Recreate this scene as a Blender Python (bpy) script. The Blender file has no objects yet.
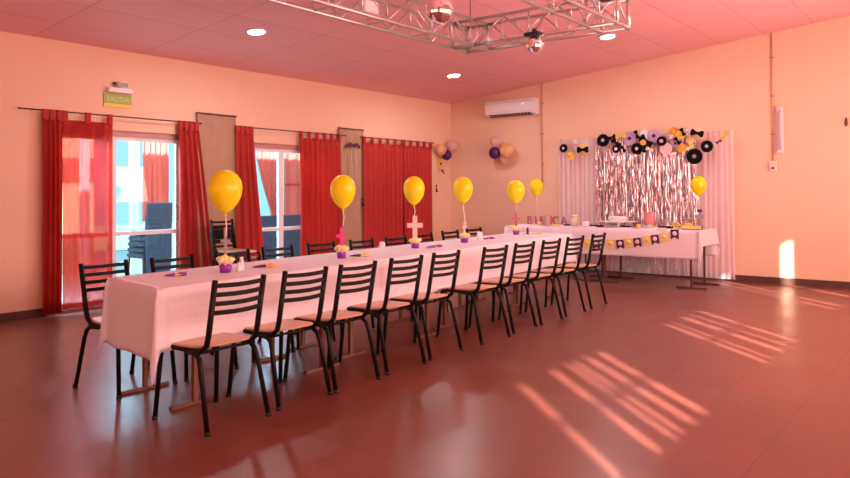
import bpy, bmesh, math, random
from mathutils import Vector, Matrix, noise
PI = math.pi
random.seed(7)
C = bpy.context.scene.collection
S = bpy.context.scene

# ------------------------------------------------------------------ room numbers
XL, YB = -8.0, 11.07            # left wall and back wall
XR, YF = 0.6, -1.6              # right wall and the wall behind the camera
ZC, SL = 3.0, 0.0992            # ceiling height at the left wall and its rise per metre
def ceil_z(x): return ZC + SL * (x - XL)

# ------------------------------------------------------------------ camera
f, yaw, pitch, roll, cy = 718.93, -0.662326, -0.015652, 0.005087, 181.53
sy, cyw, sp, cp = math.sin(yaw), math.cos(yaw), math.sin(pitch), math.cos(pitch)
fwd = Vector((sy * cp, cyw * cp, -sp)); right = Vector((cyw, -sy, 0)); down = fwd.cross(right)
r2 = right * math.cos(roll) + down * math.sin(roll); d2 = down * math.cos(roll) - right * math.sin(roll)
cam_d = bpy.data.cameras.new('camera'); cam = bpy.data.objects.new('camera', cam_d); C.objects.link(cam)
M3 = Matrix((r2, -d2, -fwd)).transposed()
cam.matrix_world = Matrix.Translation((0, 0, 1.31)) @ M3.to_4x4()
cam_d.sensor_width = 36; cam_d.lens = f / 850 * 36; cam_d.shift_y = (cy - 239) / 850
cam_d.clip_start = 0.05
S.camera = cam

# ------------------------------------------------------------------ light and exposure
S.view_settings.view_transform = 'Standard'; S.view_settings.look = 'None'
S.view_settings.exposure = 0.1; S.view_settings.gamma = 1.0; S.view_settings.use_curve_mapping = False
w = bpy.data.worlds.new('world'); S.world = w; w.use_nodes = True
bg = w.node_tree.nodes['Background']; bg.inputs[0].default_value = (0.60, 0.84, 1.0, 1); bg.inputs[1].default_value = 1.35
sun_d = bpy.data.lights.new('sun', 'SUN'); sun = bpy.data.objects.new('sun', sun_d); C.objects.link(sun)
sun_d.energy = 34; sun_d.color = (1, 0.92, 0.82); sun_d.angle = 0.02
sv = Vector((-0.722, 0.692, -0.45)); sun.rotation_euler = sv.to_track_quat('-Z', 'Y').to_euler(); sun.location = (6, -6, 6)
def area(name, loc, direction, sx, sz, power, col, spread=PI):
    d = bpy.data.lights.new(name, 'AREA'); o = bpy.data.objects.new(name, d); C.objects.link(o)
    d.shape = 'RECTANGLE'; d.size = sx; d.size_y = sz; d.energy = power; d.color = col; d.spread = spread
    o.location = loc; o.rotation_euler = Vector(direction).to_track_quat('-Z', 'Y').to_euler()
    return o
# added pink fill lights just inside the right wall, as if from assumed windows
area('window_light_right_near', (XR - 0.12, 2.6, 1.6), (-1, 0, 0.30), 4.6, 1.0, 165, (1, 0.56, 0.49))
area('window_light_right_far', (XR - 0.12, 7.6, 1.6), (-1, 0, 0.30), 4.6, 1.0, 250, (1, 0.60, 0.53))
area('window_light_front', (-3.6, YF + 0.12, 1.5), (0, 1, 0.2), 5.5, 1.3, 35, (1, 0.60, 0.52))  # added pink fill behind the camera; the front wall has no window
# added lights outside, out of view, boosting daylight through the left wall's glass doors
area('door_light_a', (XL - 1.35, 4.45, 2.5), (1, 0, -0.62), 1.8, .9, 300, (0.72, 0.9, 1.0))
area('door_light_b', (XL - 1.35, 7.15, 2.5), (1, 0, -0.62), 1.8, .9, 230, (0.8, 0.92, 1.0))

# ------------------------------------------------------------------ materials
def mat(name, col, rough=0.6, metal=0.0, noise_amt=0.0, nscale=8, bump=0.0, bscale=60, trans=0.0, alpha=1.0, emit=None, coat=0.0, sheen=0.0, spec=0.5):
    m = bpy.data.materials.new(name); m.use_nodes = True; nt = m.node_tree; n = nt.nodes; L = nt.links
    b = n['Principled BSDF']; out = n['Material Output']
    b.inputs['Base Color'].default_value = (*col, 1); b.inputs['Roughness'].default_value = rough
    b.inputs['Metallic'].default_value = metal; b.inputs['Coat Weight'].default_value = coat
    b.inputs['Sheen Weight'].default_value = sheen; b.inputs['Specular IOR Level'].default_value = spec
    tc = n.new('ShaderNodeTexCoord')
    if noise_amt:
        t = n.new('ShaderNodeTexNoise'); t.inputs['Scale'].default_value = nscale; t.inputs['Detail'].default_value = 5
        L.new(tc.outputs['Object'], t.inputs['Vector'])
        mx = n.new('ShaderNodeMix'); mx.data_type = 'RGBA'
        mx.inputs[6].default_value = (*[c * (1 - noise_amt) for c in col], 1)
        mx.inputs[7].default_value = (*[min(1, c * (1 + noise_amt)) for c in col], 1)
        L.new(t.outputs['Fac'], mx.inputs[0]); L.new(mx.outputs[2], b.inputs['Base Color'])
    if bump:
        t2 = n.new('ShaderNodeTexNoise'); t2.inputs['Scale'].default_value = bscale
        L.new(tc.outputs['Object'], t2.inputs['Vector'])
        bp = n.new('ShaderNodeBump'); bp.inputs['Strength'].default_value = bump; bp.inputs['Distance'].default_value = 0.01
        L.new(t2.outputs['Fac'], bp.inputs['Height']); L.new(bp.outputs[0], b.inputs['Normal'])
    if emit:
        b.inputs['Emission Color'].default_value = (*emit[0], 1); b.inputs['Emission Strength'].default_value = emit[1]
    last = b.outputs[0]
    if trans:
        tr = n.new('ShaderNodeBsdfTranslucent'); tr.inputs[0].default_value = (*col, 1)
        ms = n.new('ShaderNodeMixShader'); ms.inputs[0].default_value = trans
        L.new(last, ms.inputs[1]); L.new(tr.outputs[0], ms.inputs[2]); last = ms.outputs[0]
    if alpha < 1:
        tp = n.new('ShaderNodeBsdfTransparent'); tp.inputs[0].default_value = (*[0.5 + 0.5 * c for c in col], 1)
        ms = n.new('ShaderNodeMixShader'); ms.inputs[0].default_value = alpha
        L.new(tp.outputs[0], ms.inputs[1]); L.new(last, ms.inputs[2]); last = ms.outputs[0]
    L.new(last, out.inputs[0])
    return m

def floor_mat():
    m = bpy.data.materials.new('floor_tiles'); m.use_nodes = True; nt = m.node_tree; n = nt.nodes; L = nt.links
    b = n['Principled BSDF']; tc = n.new('ShaderNodeTexCoord')
    br = n.new('ShaderNodeTexBrick'); br.offset = 0; br.inputs['Scale'].default_value = 1
    br.inputs['Brick Width'].default_value = 0.45; br.inputs['Row Height'].default_value = 0.45
    br.inputs['Mortar Size'].default_value = 0.004; br.inputs['Mortar Smooth'].default_value = 0.1
    br.inputs['Color1'].default_value = (0.24, 0.072, 0.050, 1); br.inputs['Color2'].default_value = (0.21, 0.063, 0.044, 1)
    br.inputs['Mortar'].default_value = (0.13, 0.05, 0.04, 1)
    L.new(tc.outputs['Object'], br.inputs['Vector'])
    t = n.new('ShaderNodeTexNoise'); t.inputs['Scale'].default_value = 1.7; t.inputs['Detail'].default_value = 8
    L.new(tc.outputs['Object'], t.inputs['Vector'])
    mx = n.new('ShaderNodeMix'); mx.data_type = 'RGBA'; mx.blend_type = 'MULTIPLY'; mx.inputs[0].default_value = 0.45
    L.new(br.outputs['Color'], mx.inputs[6]); L.new(t.outputs['Fac'], mx.inputs[7]); L.new(mx.outputs[2], b.inputs['Base Color'])
    mr = n.new('ShaderNodeMapRange'); mr.inputs[3].default_value = 0.22; mr.inputs[4].default_value = 0.42
    L.new(t.outputs['Fac'], mr.inputs[0]); L.new(mr.outputs[0], b.inputs['Roughness'])
    bp = n.new('ShaderNodeBump'); bp.inputs['Strength'].default_value = 0.25; bp.inputs['Distance'].default_value = 0.003
    inv = n.new('ShaderNodeMath'); inv.operation = 'SUBTRACT'; inv.inputs[0].default_value = 1
    L.new(br.outputs['Fac'], inv.inputs[1]); L.new(inv.outputs[0], bp.inputs['Height']); L.new(bp.outputs[0], b.inputs['Normal'])
    return m

def ceil_mat():
    m = bpy.data.materials.new('ceiling_panels'); m.use_nodes = True; nt = m.node_tree; n = nt.nodes; L = nt.links
    b = n['Principled BSDF']; tc = n.new('ShaderNodeTexCoord'); mp = n.new('ShaderNodeMapping')
    mp.inputs['Location'].default_value = (-0.03, 0.26, 0)
    L.new(tc.outputs['Object'], mp.inputs[0])
    br = n.new('ShaderNodeTexBrick'); br.offset = 0; br.inputs['Scale'].default_value = 1
    br.inputs['Brick Width'].default_value = 0.62; br.inputs['Row Height'].default_value = 1.24
    br.inputs['Mortar Size'].default_value = 0.006; br.inputs['Mortar Smooth'].default_value = 0.3
    br.inputs['Color1'].default_value = (0.86, 0.43, 0.44, 1); br.inputs['Color2'].default_value = (0.82, 0.40, 0.415, 1)
    br.inputs['Mortar'].default_value = (0.55, 0.23, 0.23, 1)
    L.new(mp.outputs[0], br.inputs['Vector']); L.new(br.outputs['Color'], b.inputs['Base Color'])
    b.inputs['Roughness'].default_value = 0.55
    return m

def glass_mat():
    m = bpy.data.materials.new('pane_glass'); m.use_nodes = True; nt = m.node_tree; n = nt.nodes; L = nt.links
    n.remove(n['Principled BSDF'])
    tp = n.new('ShaderNodeBsdfTransparent'); tp.inputs[0].default_value = (0.68, 0.89, 0.98, 1)
    gl = n.new('ShaderNodeBsdfGlossy'); gl.inputs['Roughness'].default_value = 0.02
    fr = n.new('ShaderNodeFresnel'); fr.inputs[0].default_value = 1.5
    geo = n.new('ShaderNodeNewGeometry'); sb = n.new('ShaderNodeMath'); sb.operation = 'SUBTRACT'; sb.inputs[0].default_value = 1
    mu = n.new('ShaderNodeMath'); mu.operation = 'MULTIPLY'; L.new(geo.outputs['Backfacing'], sb.inputs[1]); L.new(fr.outputs[0], mu.inputs[0]); L.new(sb.outputs[0], mu.inputs[1])
    ms = n.new('ShaderNodeMixShader'); L.new(mu.outputs[0], ms.inputs[0]); L.new(tp.outputs[0], ms.inputs[1]); L.new(gl.outputs[0], ms.inputs[2])
    L.new(ms.outputs[0], n['Material Output'].inputs[0])
    return m

WALL = mat('wall_paint', (0.80, 0.53, 0.37), 0.75, noise_amt=0.04, nscale=2, bump=0.08, bscale=120)
FLOOR = floor_mat(); CEIL = ceil_mat(); GLASS = glass_mat()
BASEB = mat('dark_tile_baseboard', (0.10, 0.045, 0.035), 0.4)
FRAME = mat('painted_window_frame', (0.50, 0.25, 0.23), 0.4)
FRAMEW = mat('white_window_frame', (0.78, 0.82, 0.84), 0.35)
RED = mat('red_curtain', (0.60, 0.045, 0.032), 0.8, noise_amt=0.12, nscale=14, trans=0.35, bump=0.1, bscale=200)
SHEER = mat('red_voile', (0.66, 0.050, 0.035), 0.8, trans=0.5, alpha=0.5)
CORAL = mat('coral_curtain', (0.86, 0.20, 0.15), 0.8, trans=0.45)
TAUPE = mat('taupe_panel_cloth', (0.42, 0.25, 0.155), 0.85, noise_amt=0.1, nscale=6, bump=0.1)
BLACK = mat('black_enamel', (0.006, 0.004, 0.004), 0.45, spec=0.18)
RUBBER = mat('black_rubber', (0.01, 0.01, 0.01), 0.7)
PLY = mat('light_plywood', (0.56, 0.31, 0.16), 0.35, noise_amt=0.15, nscale=12, coat=0.2)
CLOTH = mat('white_tablecloth', (0.82, 0.78, 0.84), 0.85, noise_amt=0.03, nscale=5, bump=0.15, bscale=30, trans=0.08)
CLOTHB = mat('white_tablecloth_dessert', (0.80, 0.66, 0.72), 0.85, noise_amt=0.03, nscale=5, bump=0.15, bscale=30)
LEGM = mat('brown_steel', (0.20, 0.075, 0.05), 0.4, metal=0.3)
LEGB = mat('brown_steel_dark', (0.13, 0.05, 0.045), 0.45, metal=0.3)
PLYT = mat('table_board', (0.45, 0.28, 0.16), 0.6)
YEL = mat('yellow_latex', (0.98, 0.88, 0.008), 0.35, trans=0.25, noise_amt=0.03, nscale=20)
WHITE = mat('white_plastic', (0.80, 0.74, 0.76), 0.4)
WHITEP = mat('white_paper', (0.85, 0.78, 0.80), 0.8)
PURP = mat('purple_foil', (0.22, 0.02, 0.36), 0.35)
CREAM = mat('popcorn_cream', (0.90, 0.84, 0.36), 0.8, noise_amt=0.15, nscale=60)
LINER = mat('cream_liner', (0.86, 0.62, 0.56), 0.8)
GREY = mat('grey_glitter', (0.34, 0.30, 0.32), 0.5, noise_amt=0.3, nscale=150)
MAG = mat('magenta_foam', (0.80, 0.05, 0.32), 0.6)
PALEP = mat('pale_pink_foam', (0.86, 0.60, 0.60), 0.6)
DPINK = mat('dusty_pink_foam', (0.46, 0.10, 0.18), 0.6, noise_amt=0.3, nscale=90)
ALU = mat('truss_aluminium', (0.60, 0.56, 0.56), 0.35, metal=0.9)
MIRROR = mat('mirror_tiles', (0.95, 0.95, 0.97), 0.10, metal=1.0)
LAMPG = mat('lamp_glow', (1, 1, 1), 0.5, emit=((0.97, 0.97, 1.0), 320))
DARK = mat('dark_plastic', (0.02, 0.02, 0.025), 0.5)
NAVY = mat('navy_chair_cover', (0.018, 0.022, 0.045), 0.8, noise_amt=0.3, nscale=20)
PB = mat('black_paper', (0.006, 0.004, 0.008), 0.8, spec=0.15)
PLIL = mat('lilac_paper', (0.56, 0.38, 0.56), 0.75)
PPUR = mat('deep_purple_paper', (0.08, 0.012, 0.06), 0.6)
PYEL = mat('yellow_paper', (0.82, 0.60, 0.12), 0.7)
PCRE = mat('cream_paper', (0.84, 0.62, 0.38), 0.75)
PORA = mat('gold_paper', (0.82, 0.42, 0.08), 0.65)
PPNK = mat('blush_paper', (0.84, 0.56, 0.58), 0.75)
SILV = mat('silver_foil', (0.80, 0.74, 0.76), 0.2, metal=1.0)
FOIL = mat('rose_silver_foil', (0.76, 0.64, 0.67), 0.27, metal=1.0)
VOILE = mat('white_voile', (0.92, 0.80, 0.88), 0.8, trans=0.2, alpha=0.55)
PBAL = mat('purple_latex', (0.06, 0.006, 0.10), 0.22)
WBAL = mat('blush_latex', (0.86, 0.58, 0.55), 0.35, trans=0.3, alpha=0.8)
OBAL = mat('peach_latex', (0.86, 0.54, 0.26), 0.3, trans=0.3)
GREEN = mat('green_sign', (0.34, 0.46, 0.08), 0.5)
SIGNW = mat('sign_letters', (0.62, 0.64, 0.28), 0.5)
CLEAR = mat('clear_plastic', (0.85, 0.75, 0.75), 0.1, alpha=0.35)
GRAVEL = mat('patio_concrete', (0.72, 0.74, 0.72), 0.8, noise_amt=0.1)
PATIOW = mat('patio_wall', (0.80, 0.84, 0.86), 0.8)
GRASS = mat('lawn', (0.28, 0.42, 0.20), 0.9, noise_amt=0.2)
BROWN = mat('card_brown', (0.42, 0.20, 0.10), 0.7)
CAKEP = mat('pink_icing', (0.62, 0.22, 0.24), 0.6, noise_amt=0.25, nscale=70)
REDL = mat('red_lens', (0.5, 0.02, 0.03), 0.3)

# ------------------------------------------------------------------ mesh helpers
class MB:
    def __init__(s): s.v = []; s.f = []; s.sm = []
    def add(s, v, fs, smooth=False):
        o = len(s.v); s.v += [Vector(p) for p in v]
        s.f += [tuple(i + o for i in q) for q in fs]; s.sm += [smooth] * len(fs); return s
    def box(s, x0, x1, y0, y1, z0, z1):
        v = [(x, y, z) for z in (z0, z1) for y in (y0, y1) for x in (x0, x1)]
        return s.add(v, [(0, 2, 3, 1), (4, 5, 7, 6), (0, 1, 5, 4), (2, 6, 7, 3), (0, 4, 6, 2), (1, 3, 7, 5)])
    def hexa(s, v):   # 8 points, bottom four then top four, both counter-clockwise
        return s.add(v, [(3, 2, 1, 0), (4, 5, 6, 7), (0, 1, 5, 4), (1, 2, 6, 5), (2, 3, 7, 6), (3, 0, 4, 7)])
    def rbox(s, c, sx, sy, sz, rot=0, bev=0.0):
        n = 0
        ca, sa = math.cos(rot), math.sin(rot)
        b = bev
        if not b:
            v = [(x, y, z) for z in (-sz / 2, sz / 2) for (x, y) in ((-sx / 2, -sy / 2), (sx / 2, -sy / 2), (sx / 2, sy / 2), (-sx / 2, sy / 2))]
            return s.hexa([(c[0] + x * ca - y * sa, c[1] + x * sa + y * ca, c[2] + z) for x, y, z in v])
        out = []
        for (z, k) in ((-sz / 2, b), (-sz / 2 + b, 0), (sz / 2 - b, 0), (sz / 2, b)):
            hx, hy = sx / 2 - k, sy / 2 - k; cb = b
            ring = [(-hx + cb, -hy), (hx - cb, -hy), (hx, -hy + cb), (hx, hy - cb), (hx - cb, hy), (-hx + cb, hy), (-hx, hy - cb), (-hx, -hy + cb)]
            out.append([(c[0] + x * ca - y * sa, c[1] + x * sa + y * ca, c[2] + z) for x, y in ring])
        return s.loft(out, cap=True)
    def loft(s, rings, cap=True, smooth=False, closed=True):
        m = len(rings[0]); v = [p for r in rings for p in r]; fs = []
        for i in range(len(rings) - 1):
            for j in range(m if closed else m - 1):
                a, b = i * m + j, i * m + (j + 1) % m
                fs.append((a, b, b + m, a + m))
        if cap: fs.append(tuple(range(m - 1, -1, -1))); fs.append(tuple(range((len(rings) - 1) * m, len(rings) * m)))
        return s.add(v, fs, smooth)
    def tube(s, path, r, n=8, sec=None, up=None):
        P = [Vector(p) for p in path]; rings = []; N = None
        for i, p in enumerate(P):
            t = (P[min(i + 1, len(P) - 1)] - P[max(i - 1, 0)]).normalized()
            if up is not None: N = Vector(up)
            elif N is None: N = Vector((0, 0, 1)) if abs(t.z) < 0.9 else Vector((1, 0, 0))
            N = (N - t * N.dot(t)).normalized(); B = t.cross(N)
            rr = r[i] if isinstance(r, (list, tuple)) else r
            if sec:
                a, b = sec; pts = [(-a, -b), (a, -b), (a, b), (-a, b)]
                rings.append([p + B * x + N * y for x, y in pts])
            else:
                rings.append([p + (B * math.cos(2 * PI * k / n) + N * math.sin(2 * PI * k / n)) * rr for k in range(n)])
        return s.loft(rings, True, not sec)
    def lathe(s, prof, c=(0, 0, 0), n=24, smooth=True, axis='z'):
        rings = []
        for r, z in prof:
            ring = []
            for k in range(n):
                a = 2 * PI * k / n
                if axis == 'z': ring.append((c[0] + r * math.cos(a), c[1] + r * math.sin(a), c[2] + z))
                else: ring.append((c[0] + r * math.cos(a), c[1] - z, c[2] + r * math.sin(a)))
            rings.append(ring)
        return s.loft(rings, True, smooth)
    def ball(s, c, r, seg=20, rings=12, smooth=True, sz=1.0, fn=None):
        out = []
        for i in range(rings + 1):
            th = PI * i / rings; rr = max(math.sin(th), 0.002) * r
            z = -math.cos(th) * r * sz
            ring = []
            for k in range(seg):
                a = 2 * PI * k / seg; p = Vector((rr * math.cos(a), rr * math.sin(a), z))
                if fn: p = fn(p)
                ring.append(p + Vector(c))
            out.append(ring)
        return s.loft(out, True, smooth)
    def build(s, name, m, parent=None, bevel=0, thick=0, offset=0):
        me = bpy.data.meshes.new(name); me.from_pydata([tuple(p) for p in s.v], [], s.f)
        me.polygons.foreach_set('use_smooth', s.sm); me.materials.append(m)
        bm = bmesh.new(); bm.from_mesh(me); bmesh.ops.recalc_face_normals(bm, faces=bm.faces); bm.to_mesh(me); bm.free()
        o = bpy.data.objects.new(name, me); C.objects.link(o)
        if parent: o.parent = parent
        if bevel:
            md = o.modifiers.new('bevel', 'BEVEL'); md.width = bevel; md.segments = 2; md.limit_method = 'ANGLE'
        if thick:
            md = o.modifiers.new('thickness', 'SOLIDIFY'); md.thickness = thick; md.offset = offset
        return o
def tag(o, label=None, cat=None, group=None, kind=None):
    if label: o['label'] = label
    if cat: o['category'] = cat
    if group: o['group'] = group
    if kind: o['kind'] = kind
    return o
def empty(name, loc, rz, label, cat, group=None):
    o = bpy.data.objects.new(name, None); C.objects.link(o); o.location = loc; o.rotation_euler = (0, 0, rz); o.empty_display_size = 0.1
    return tag(o, label, cat, group)
def struct(name, mb, m, parent=None, **k):
    o = mb.build(name, m, parent, **k)
    if not parent: o['kind'] = 'structure'
    return o
def copy_tree(o, parent=None):
    c = o.copy(); C.objects.link(c)
    if parent: c.parent = parent
    for ch in [x for x in o.children]: copy_tree(ch, c)
    return c

# ------------------------------------------------------------------ shell
struct('floor', MB().box(XL - 0.15, XR + 0.15, YF - 0.15, YB + 0.15, -0.12, 0), FLOOR)
xa, xb = XL - 0.15, XR + 0.15
struct('ceiling', MB().hexa([(xa, YF - .15, ceil_z(xa)), (xb, YF - .15, ceil_z(xb)), (xb, YB + .15, ceil_z(xb)), (xa, YB + .15, ceil_z(xa)),
                             (xa, YF - .15, ceil_z(xa) + .1), (xb, YF - .15, ceil_z(xb) + .1), (xb, YB + .15, ceil_z(xb) + .1), (xa, YB + .15, ceil_z(xa) + .1)]), CEIL)
def gable(y0, y1):
    return MB().hexa([(xa, y0, 0), (xb, y0, 0), (xb, y1, 0), (xa, y1, 0), (xa, y0, ceil_z(xa)), (xb, y0, ceil_z(xb)), (xb, y1, ceil_z(xb)), (xa, y1, ceil_z(xa))])
struct('wall_back', gable(YB, YB + .15), WALL)
struct('wall_front', gable(YF - .15, YF), WALL)
D1, D2 = (3.60, 5.32, 2.06), (6.30, 8.02, 2.02)      # door openings in the left wall (y0, y1, top)
wl = MB(); X0, X1 = XL - .15, XL
wl.box(X0, X1, YF, D1[0], 0, ZC); wl.box(X0, X1, D1[0], D1[1], D1[2], ZC); wl.box(X0, X1, D1[1], D2[0], 0, ZC)
wl.box(X0, X1, D2[0], D2[1], D2[2], ZC); wl.box(X0, X1, D2[1], YB, 0, ZC)
struct('wall_left', wl, WALL)
# right wall: three unseen, assumed windows whose curtains leave narrow gaps, through which the sun reaches the floor
WZ0, WZ1 = 1.2, 2.02
TOPS = (2.02, 2.02, 2.42)
assumed_wins = [(1.0, 2.75, [(1.22, .09), (1.68, .10), (1.92, .07), (2.04, .07), (2.24, .11), (2.46, .12)]),
        (3.8, 5.4, [(4.02, .09), (4.18, .06), (4.52, .11), (4.75, .06), (5.02, .09)]),
        (7.0, 8.8, [(7.14, .08), (7.42, .10), (8.30, .12)])]
wr = MB(); cz = ceil_z(XR); prev = YF
for (a, b, _), wt in zip(assumed_wins, TOPS):
    wr.box(XR, XR + .15, prev, a, 0, cz); wr.box(XR, XR + .15, a, b, 0, WZ0); wr.box(XR, XR + .15, a, b, wt, cz); prev = b
wr.box(XR, XR + .15, prev, YB, 0, cz)
struct('wall_right', wr, WALL)
for i, (a, b, sl) in enumerate(assumed_wins):
    m = MB(); y = a; wt = TOPS[i]
    for yc, wd in sl:
        m.box(XR + .07, XR + .09, y, yc - wd / 2, WZ0, wt); y = yc + wd / 2
    m.box(XR + .07, XR + .09, y, b, WZ0, wt)
    m.box(XR + .05, XR + .10, a, b, 1.59, 1.63)
    struct('window_%d' % (i + 3), m, mat('window_drape_red', (0.45, 0.03, 0.02), 0.8) if i == 0 else bpy.data.materials['window_drape_red'])
BB = 0.092
m = MB()
for a, b in ((YF, D1[0]), (D1[1], D2[0]), (D2[1], YB)): m.box(XL, XL + .012, a, b, 0, BB)
struct('baseboard_left', m, BASEB)
struct('baseboard_back', MB().box(XL + .012, XR, YB - .012, YB, 0, BB), BASEB)
struct('baseboard_right', MB().box(XR - .012, XR, YF, YB - .012, 0, BB), BASEB)

# glass doors
def glazed(name, y0, y1, top, split, rail, sillz, mframe, handle_y=None):
    t = MB(); fx0, fx1 = XL - .11, XL - .03; k = .06
    t.box(fx0, fx1, y0, y0 + k, 0, top); t.box(fx0, fx1, y1 - k, y1, 0, top); t.box(fx0, fx1, y0 + k, y1 - k, top - .07, top); t.box(fx0, fx1, y0 + k, y1 - k, 0, .03)
    root = struct(name, t, FRAME)
    for i, (a, b) in enumerate(((y0 + k, split), (split, y1 - k))):
        l = MB(); x0, x1 = XL - .09, XL - .05; w_ = .045
        l.box(x0, x1, a, a + w_, .03, top - .07); l.box(x0, x1, b - w_, b, .03, top - .07)
        l.box(x0, x1, a + w_, b - w_, top - .115, top - .07); l.box(x0, x1, a + w_, b - w_, .03, .03 + sillz); l.box(x0, x1, a + w_, b - w_, rail - .025, rail + .025)
        leaf = l.build('door_leaf', mframe, root)
        g = MB().box(XL - .073, XL - .067, a + w_, b - w_, .03 + sillz, rail - .025); g.box(XL - .073, XL - .067, a + w_, b - w_, rail + .025, top - .115)
        g.build('pane', GLASS, leaf)
    if handle_y: MB().tube([(XL - .05, handle_y, 1.0), (XL - .01, handle_y, 1.0), (XL - .01, handle_y, 1.16), (XL - .05, handle_y, 1.16)], .008).build('door_handle', DARK, root)
    return root
glazed('door_1', D1[0], D1[1], D1[2], 4.38, 0.845, .07, FRAMEW, 5.225)
glazed('door_2', D2[0], D2[1], D2[2], 6.93, 0.80, .06, FRAMEW)

# ------------------------------------------------------------------ gallery beyond the glass doors
struct('patio_floor', MB().box(-16, XL - .15, -2, 16, -.14, -.02), GRAVEL)
struct('patio_roof', MB().box(-8.85, XL - .15, 2, 12, 2.62, 2.72), PATIOW)
pw = MB()
for a, b in ((5.50, 5.62), (6.32, 6.45)): pw.box(-11.1, -11.0, a, b, 0, 2.62)
pw.box(-11.1, -11.0, 2, 11.9, 2.25, 2.62); pw.box(-11.1, -11.0, 6.45, 7.2, 0, .4)
struct('patio_wall', pw, PATIOW)
struct('patio_boundary', MB().box(-12.4, -12.2, 0, 6.3, -.02, 2.5), mat('cream_render', (0.80, 0.62, 0.36), .8, noise_amt=.12, nscale=2))
struct('patio_lawn', MB().box(-30, -16, -6, 24, -.14, -.03), GRASS)
def drape(y0, y1, z0, z1, x, folds, amp, nz=14, gather=None, seed=0, flare=0.0, wave=0.35):
    m = MB(); n = int(folds * 10); rings = []
    for j in range(nz + 1):
        t = j / nz; z = z1 + (z0 - z1) * t; ring = []
        for i in range(n + 1):
            u = i / n; yy0, yy1 = y0, y1
            if gather: yy0, yy1 = gather(t, y0, y1)
            yy1 += flare * t
            y = yy0 + (yy1 - yy0) * u
            a = amp * (0.55 + 0.45 * min(1, t * 3)) * (1 + wave * noise.noise(Vector((u * 7 + seed, t * 1.5, 0))))
            ph = 2 * PI * folds * u + 1.3 * noise.noise(Vector((u * 5, t * .8, seed)))
            ring.append((x + a * math.sin(ph) + .3 * a * math.sin(2.1 * ph + seed), y + .25 * a * math.cos(ph), z))
        rings.append(ring)
    return m.loft(rings, cap=False, smooth=True, closed=False)
tag(drape(5.98, 6.42, .9, 2.2, -10.12, 5, .03).build('curtain', CORAL, thick=.004), 'pale coral curtain hanging outside behind the glass door nearest the camera', 'curtain')
def gath(t, a, b):
    k = min(1, t / .8); return (a + (b - a) * .55 * k ** 1.5, b)
tag(drape(8.12, 8.75, .7, 2.2, -10.12, 7, .03, gather=gath).build('curtain', CORAL, thick=.004), 'coral curtain swept to one side outside behind the second glass door', 'curtain')
tag(drape(8.76, 9.8, .1, 2.2, -10.10, 5, .03).build('curtain', CORAL, thick=.004), 'coral curtain hanging straight outside at the right of the second glass door', 'curtain')
tag(MB().box(-10.02, -10.0, 8.72, 9.25, 1.45, 1.49).build('curtain_rail', RED), 'thin red bar across the curtain outside the second glass door', 'rail')
def padded_chair(label, group):
    r = empty('padded_chair', (0, 0, 0), 0, label, 'chair', group)
    MB().rbox((0, 0, .44), .44, .44, .07, 0, .02).build('seat', NAVY, r)
    MB().tube([(.235, 0, .06), (.24, 0, .50), (.25, 0, .88)], 0, sec=(.20, .02), up=(1, 0, 0)).build('backrest', NAVY, r, bevel=.015)
    for sx in (-1, 1):
        for s_ in (-1, 1): MB().tube([(.18 * sx, .19 * s_, .43), (.22 * sx, .2 * s_, 0)], .012).build('leg', BLACK, r)
    return r
pc = padded_chair('dark padded chair at the bottom of the outdoor stack behind the first glass door', 'dark chairs stacked outside the glass doors')
order = ['bottom', 'second', 'third', 'fourth', 'top']
def stack(x, y, n, where, first=None):
    for k in range(n):
        o = first if (first and k == 0) else copy_tree(pc)
        o.location = (x + .012 * k, y, -.02 + .082 * k); o.rotation_euler = (0, 0, 0)
        nm = 'topmost' if k == n - 1 else ['lowest', 'second lowest', 'third lowest', 'fourth lowest', 'fifth lowest'][k]
        o['label'] = 'dark padded chair, %s in stack outside %s' % (nm, where)
stack(-9.72, 5.84, 5, 'the glass door nearest the camera', pc)
stack(-9.72, 7.84, 2, 'the left part of the second glass door')
stack(-9.72, 8.38, 2, 'the right edge of the second glass door')

# ------------------------------------------------------------------ curtains, rods and wall panels on the left wall
def rod(y0, y1, z, where):
    r = empty('curtain_rod', (XL + .07, (y0 + y1) / 2, z), 0, 'thin dark curtain rod ' + where, 'curtain rod', 'curtain rods on the window wall')
    h = (y1 - y0) / 2
    MB().tube([(0, -h, 0), (0, h, 0)], .008).build('pole', LEGB, r)
    for s_ in (-1, 1):
        MB().ball((0, s_ * h, 0), .014, 10, 6).build('finial', LEGB, r)
        MB().tube([(0, s_ * (h - .15), 0), (-.068, s_ * (h - .15), 0)], .006).build('bracket', LEGB, r)
ZR = 2.215
rod(3.30, 5.50, ZR, 'above the glass door nearest the camera'); rod(6.04, 8.14, ZR, 'above the second glass door'); rod(8.50, 10.42, ZR, 'over the widest red curtain')
def tab_curtain(y0, y1, label, folds, amp, m, ntabs, x=XL + .075, z0=.03, group='red curtains on the window wall', flare=0, seed=0, z1=2.13):
    r = empty('curtain', (0, 0, 0), 0, label, 'curtain', group)
    drape(y0, y1, z0, z1, x, folds, amp, seed=seed, flare=flare).build('panel', m, r, thick=.003)
    for i in range(ntabs):
        t = MB()
        y = y0 + .03 + (y1 - y0 - .06) * i / max(1, ntabs - 1)
        t.box(x - .013, x - .010, y - .028, y + .028, z1 - .02, ZR + .012); t.box(x + .010, x + .013, y - .028, y + .028, z1 - .02, ZR + .012)
        t.box(x - .013, x + .013, y - .028, y + .028, ZR + .010, ZR + .013)
        t.build('hanging_tab', RED, r)
    r.location = (x, (y0 + y1) / 2, z0)
    for ch in r.children: ch.location = (-x, -(y0 + y1) / 2, -z0)
    return r
tab_curtain(3.53, 3.74, 'opaque gathered red curtain at the far left of the window wall', 4, .03, RED, 3, seed=3)
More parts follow.
